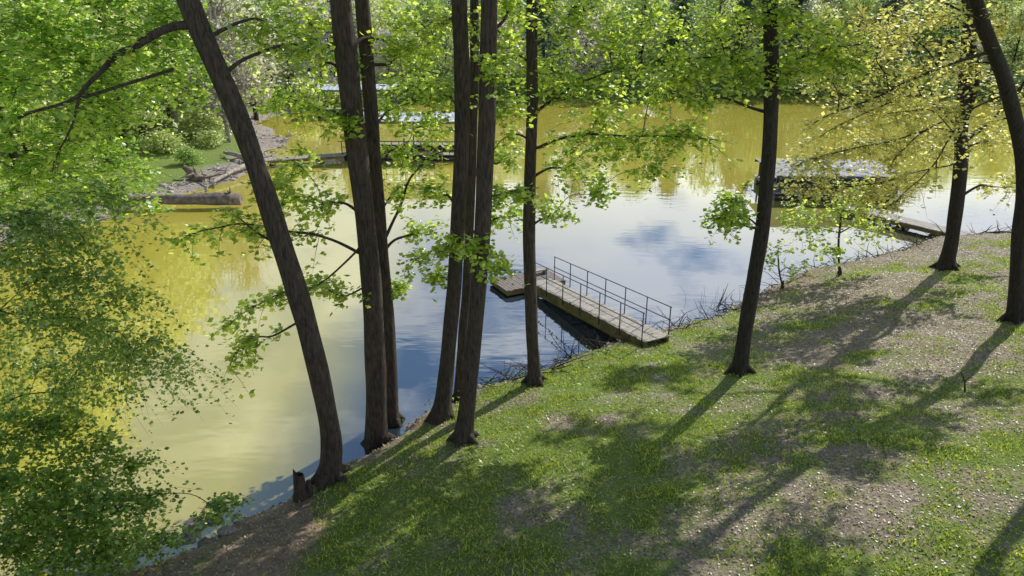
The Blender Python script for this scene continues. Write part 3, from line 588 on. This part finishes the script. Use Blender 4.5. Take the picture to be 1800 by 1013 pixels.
# ------------------------------------------------------------------ roofed docks
def corr_roof(mb, w, d, z, rise, n=40, amp=.03):
    xs_=np.linspace(-w/2,w/2,n); V=[];Fq=[]
    for i,x in enumerate(xs_):
        b_=amp*(i%2)
        for yy,zz in ((-d/2,z),(0,z+rise),(d/2,z)): V.append((x,yy,zz+b_))
    for i in range(n-1):
        for j in (0,1): Fq.append((3*i+j,3*(i+1)+j,3*(i+1)+j+1,3*i+j+1))
    mb.add(V,Fq)
def roof_dock(label, x, y, rz, w, d, roofz, rise=.35, rail=False, nposts=3, rm=None, amp=.03):
    r = empty('boat_dock',(x,y,0),rz); tag(r,label,'boat dock')
    mb=MB(); corr_roof(mb,w,d,roofz,rise,amp=amp); mb.build('roof',rm or ROOFM,r)
    for i in range(nposts):
        for s in (-1,1):
            xx=-w/2+.3+i*(w-.6)/(nposts-1); m_=MB(); m_.box((xx,s*(d/2-.35),(roofz+.3)/2),(.1,.1,roofz-.4)); m_.build('post',STEEL,r)
    mb=MB()
    for yy in (-d/2+.45,d/2-.45):
        xx=-w/2
        while xx < w/2: mb.box((xx+.1,yy,.5),(.19,.9,.05)); xx+=.21
    for sx in (-1,1): mb.box((sx*(w/2-.45),0,.47),(.9,d-1.8,.05))
    mb.build('deck',PLANK,r)
    for yy in (-d/2+.45,d/2-.45):
        xx=-w/2+.5
        while xx < w/2: m_=MB(); m_.tube([(xx-.42,yy,.16),(xx+.42,yy,.16)],[.27,.27],10); m_.build('float_drum',FLOATM,r); xx+=.95
    if rail:
        mb=MB(); xx=-w/2
        while xx <= w/2: mb.box((xx,-d/2+.05,1.0),(.06,.06,.95)); xx+=.55
        mb.box((0,-d/2+.05,1.5),(w,.07,.06)); mb.box((0,-d/2+.05,1.05),(w,.05,.05)); mb.build('railing',STEEL,r)
    for yy in (-d/2+.05,d/2-.05):
        m_=MB(); m_.box((0,yy,roofz-.1),(w,.08,.16)); m_.build('roof_beam',STEEL,r)
    return r
def walkway(label, A, B, w=1.1, z=.5, rail=True):
    A=np.array(A[:2]);B=np.array(B[:2]); L=np.hypot(*(B-A)); a=math.atan2(*(B-A)[::-1])
    r=empty('walkway',(A[0],A[1],0),a); tag(r,label,'walkway'); mb=MB(); x=0
    while x < L: mb.box((x+.1,0,z),(.18,w,.05)); x+=.2
    mb.build('deck',PLANK,r); mb=MB(); mb.box((L/2,-w/2+.04,z-.13),(L,.06,.18)); mb.box((L/2,w/2-.04,z-.13),(L,.06,.18)); mb.build('frame',BEAM,r)
    x=.6
    while x < L-.3: m_=MB(); m_.tube([(x,-w/2+.1,.05),(x,w/2-.1,.05)],[.18,.18],10); m_.build('float_drum',FLOATM,r); x+=1.8
    if rail:
        mb=MB(); x=.1
        while x < L: mb.box((x,w/2-.02,z+.5),(.05,.05,1.0)); x+=1.5
        mb.box((L/2,w/2-.02,z+1.0),(L-.2,.05,.05)); mb.build('railing',STEEL,r)
    return r
pa=PZ(700,282,0); roof_dock('roofed boat dock with black railing seen between the left trunks', (pa[0]+.6), pa[1]+2.2, -.03, 9.5, 5.2, 3.0, rail=True)
A=PZ(462,284,.4); walkway('long floating walkway from the left shore to the roofed dock', A, (pa[0]-4.2, pa[1]-.2), rail=False)
pb=PZ(632,196,.4); roof_dock('smaller roofed boat dock farthest back by the left far shore', pb[0], pb[1], .05, 8.5, 4.5, 2.9)
pc=PZ(1465,356,0); rd=roof_dock('low grey roofed boat dock beyond the sapling on the right', pc[0]+.4, pc[1]+2.6, -.05, 7.6, 5.2, 1.6, rise=.08, rm=ROOFG, rail=True, amp=.008)
q=np.random.RandomState(12)
for k in range(7):
    mb=MB(); hx=q.uniform(.5,.85); mb.box((0,0,hx/2),(q.uniform(.5,1.1),.6,hx),0,0,.12); mb.box((0,0,hx+.04),(.5,.45,.06)); o=mb.build('storage_bin',FLOATM); o.location=(pc[0]+.4-2.9+k*.95,pc[1]+.75,.53)
    tag(o,'dark storage bin in the row on the low grey roofed dock','bin','storage bins on the low grey roofed dock')
walkway('walkway from the right bank out to the low grey roofed dock', PZ(1735,420,.5), PZ(1490,362,.5), w=1.1, z=.45, rail=False)
# ------------------------------------------------------------------ house on the far hill
def house(label, x, y, rz, w, d, h):
    z=H(x,y)-.3; r=empty('house',(x,y,z),rz); tag(r,label,'house')
    mb=MB(); mb.box((0,0,h/2),(w,d,h)); mb.add([(-w/2,-d/2,h),(-w/2,d/2,h),(-w/2,0,h+2)],[(0,1,2)]); mb.add([(w/2,-d/2,h),(w/2,d/2,h),(w/2,0,h+2)],[(0,2,1)]); mb.build('wall',SIDING,r)
    mb=MB()
    for s in (-1,1):
        mb.add([(-w/2-.4,s*(d/2+.4),h-.28),(w/2+.4,s*(d/2+.4),h-.28),(w/2+.4,0,h+2.1),(-w/2-.4,0,h+2.1),(-w/2-.4,s*(d/2+.4),h-.13),(w/2+.4,s*(d/2+.4),h-.13),(w/2+.4,0,h+2.25),(-w/2-.4,0,h+2.25)],[(0,1,2,3),(4,5,6,7),(0,1,5,4),(1,2,6,5),(3,0,4,7)])
    rf=mb.build('roof',SHING,r); mb=MB(); mb.box((w/4,.6,h+2.2),(.7,.7,1.5)); mb.build('chimney',ROCK,rf)
    for fl in range(2 if h > 4 else 1):
        for i in range(4):
            if fl == 0 and i == 1: continue
            xx=-w/2+w*(i+.5)/4; zz=1.6+fl*2.7; mb=MB(); mb.box((xx,-d/2-.03,zz),(1.3,.06,1.4)); f=mb.build('window',WHITE,r); mb=MB(); mb.box((xx,-d/2-.07,zz),(1.1,.03,1.2)); mb.build('pane',GLASS,f)
    mb=MB(); mb.box((-w/8,-d/2-.03,1.05),(1,.06,2.1)); mb.build('door',BEAM,r)
house('pale two storey house on the wooded hill at upper left', -27.5, 100, .2, 11, 8, 5.4)
# ------------------------------------------------------------------ light, sky, camera
az = math.atan2(.61,.79); el = R(41)
s = Vector((math.sin(az)*math.cos(el), math.cos(az)*math.cos(el), math.sin(el)))
sd = bpy.data.lights.new('sun','SUN'); sd.energy=5.0; sd.angle=R(.5); sd.color=(1,.95,.86); so=bpy.data.objects.new('sun',sd); C.objects.link(so); so.rotation_euler = s.to_track_quat('Z','Y').to_euler(); so.location=(20,30,40)
wd_ = bpy.data.worlds.new('World'); bpy.context.scene.world=wd_; wd_.use_nodes=True; nt=wd_.node_tree; nt.nodes.clear()
out=nt.nodes.new('ShaderNodeOutputWorld'); bg=N(nt,'Background'); bg.inputs[1].default_value=.15
sk=nt.nodes.new('ShaderNodeTexSky'); sk.sky_type='NISHITA'; sk.sun_disc=False; sk.sun_elevation=el; sk.sun_rotation=az; sk.dust_density=.3; sk.ozone_density=4.5
tc=N(nt,'TexCoord'); sx=N(nt,'SeparateXYZ'); nt.links.new(tc.outputs['Generated'], sx.inputs[0])
def M(op,a,b=None):
    x=N(nt,'Math',operation=op)
    for i,q_ in enumerate((a,b)):
        if q_ is None: continue
        if isinstance(q_,(int,float)): x.inputs[i].default_value=q_
        else: nt.links.new(q_,x.inputs[i])
    return x.outputs[0]
zz=M('ADD',M('MAXIMUM',sx.outputs[2],0),.18); cx=M('DIVIDE',sx.outputs[0],zz); cy=M('DIVIDE',sx.outputs[1],zz)
cm=N(nt,'CombineXYZ'); nt.links.new(cx,cm.inputs[0]); nt.links.new(cy,cm.inputs[1])
nz=N(nt,'TexNoise'); nz.inputs['Scale'].default_value=3.2; nz.inputs['Detail'].default_value=7; nz.inputs['Roughness'].default_value=.55; nt.links.new(cm.outputs[0],nz.inputs[0])
cov=M('ADD',M('MULTIPLY',M('SUBTRACT',nz.outputs[0],.5),1.3),M('ADD',.5,M('MULTIPLY',M('SUBTRACT',.43,sx.outputs[2]),1.35)))
cf=ramp(nt,cov,[(.41,(0,0,0)),(.64,(1,1,1))])
# clouds are brighter toward the sun's side of the sky
mr=N(nt,'MapRange'); mr.inputs['From Min'].default_value=-.5; mr.inputs['From Max'].default_value=.15; nt.links.new(sx.outputs[0],mr.inputs['Value'])
cc_=ramp(nt,mr.outputs[0],[(0,(.36,.40,.42)),(1,(.86,.89,.95))])
cs_=N(nt,'VectorMath',operation='SCALE'); nt.links.new(cc_,cs_.inputs[0]); cs_.inputs['Scale'].default_value=13.5
mx=N(nt,'MixRGB'); nt.links.new(cf,mx.inputs[0]); nt.links.new(sk.outputs[0],mx.inputs[1]); nt.links.new(cs_.outputs[0],mx.inputs[2])
nt.links.new(mx.outputs[0],bg.inputs[0]); nt.links.new(bg.outputs[0],out.inputs[0])
cam=bpy.data.cameras.new('camera'); cam.sensor_width=36; cam.lens=F/1800*36; cam.clip_end=4000; co=bpy.data.objects.new('camera',cam); C.objects.link(co); co.location=(0,0,CH); co.rotation_euler=(R(90)-PIT,0,0)
sc=bpy.context.scene; sc.camera=co; sc.view_settings.view_transform='Standard'; sc.view_settings.look='None'; sc.view_settings.exposure=0
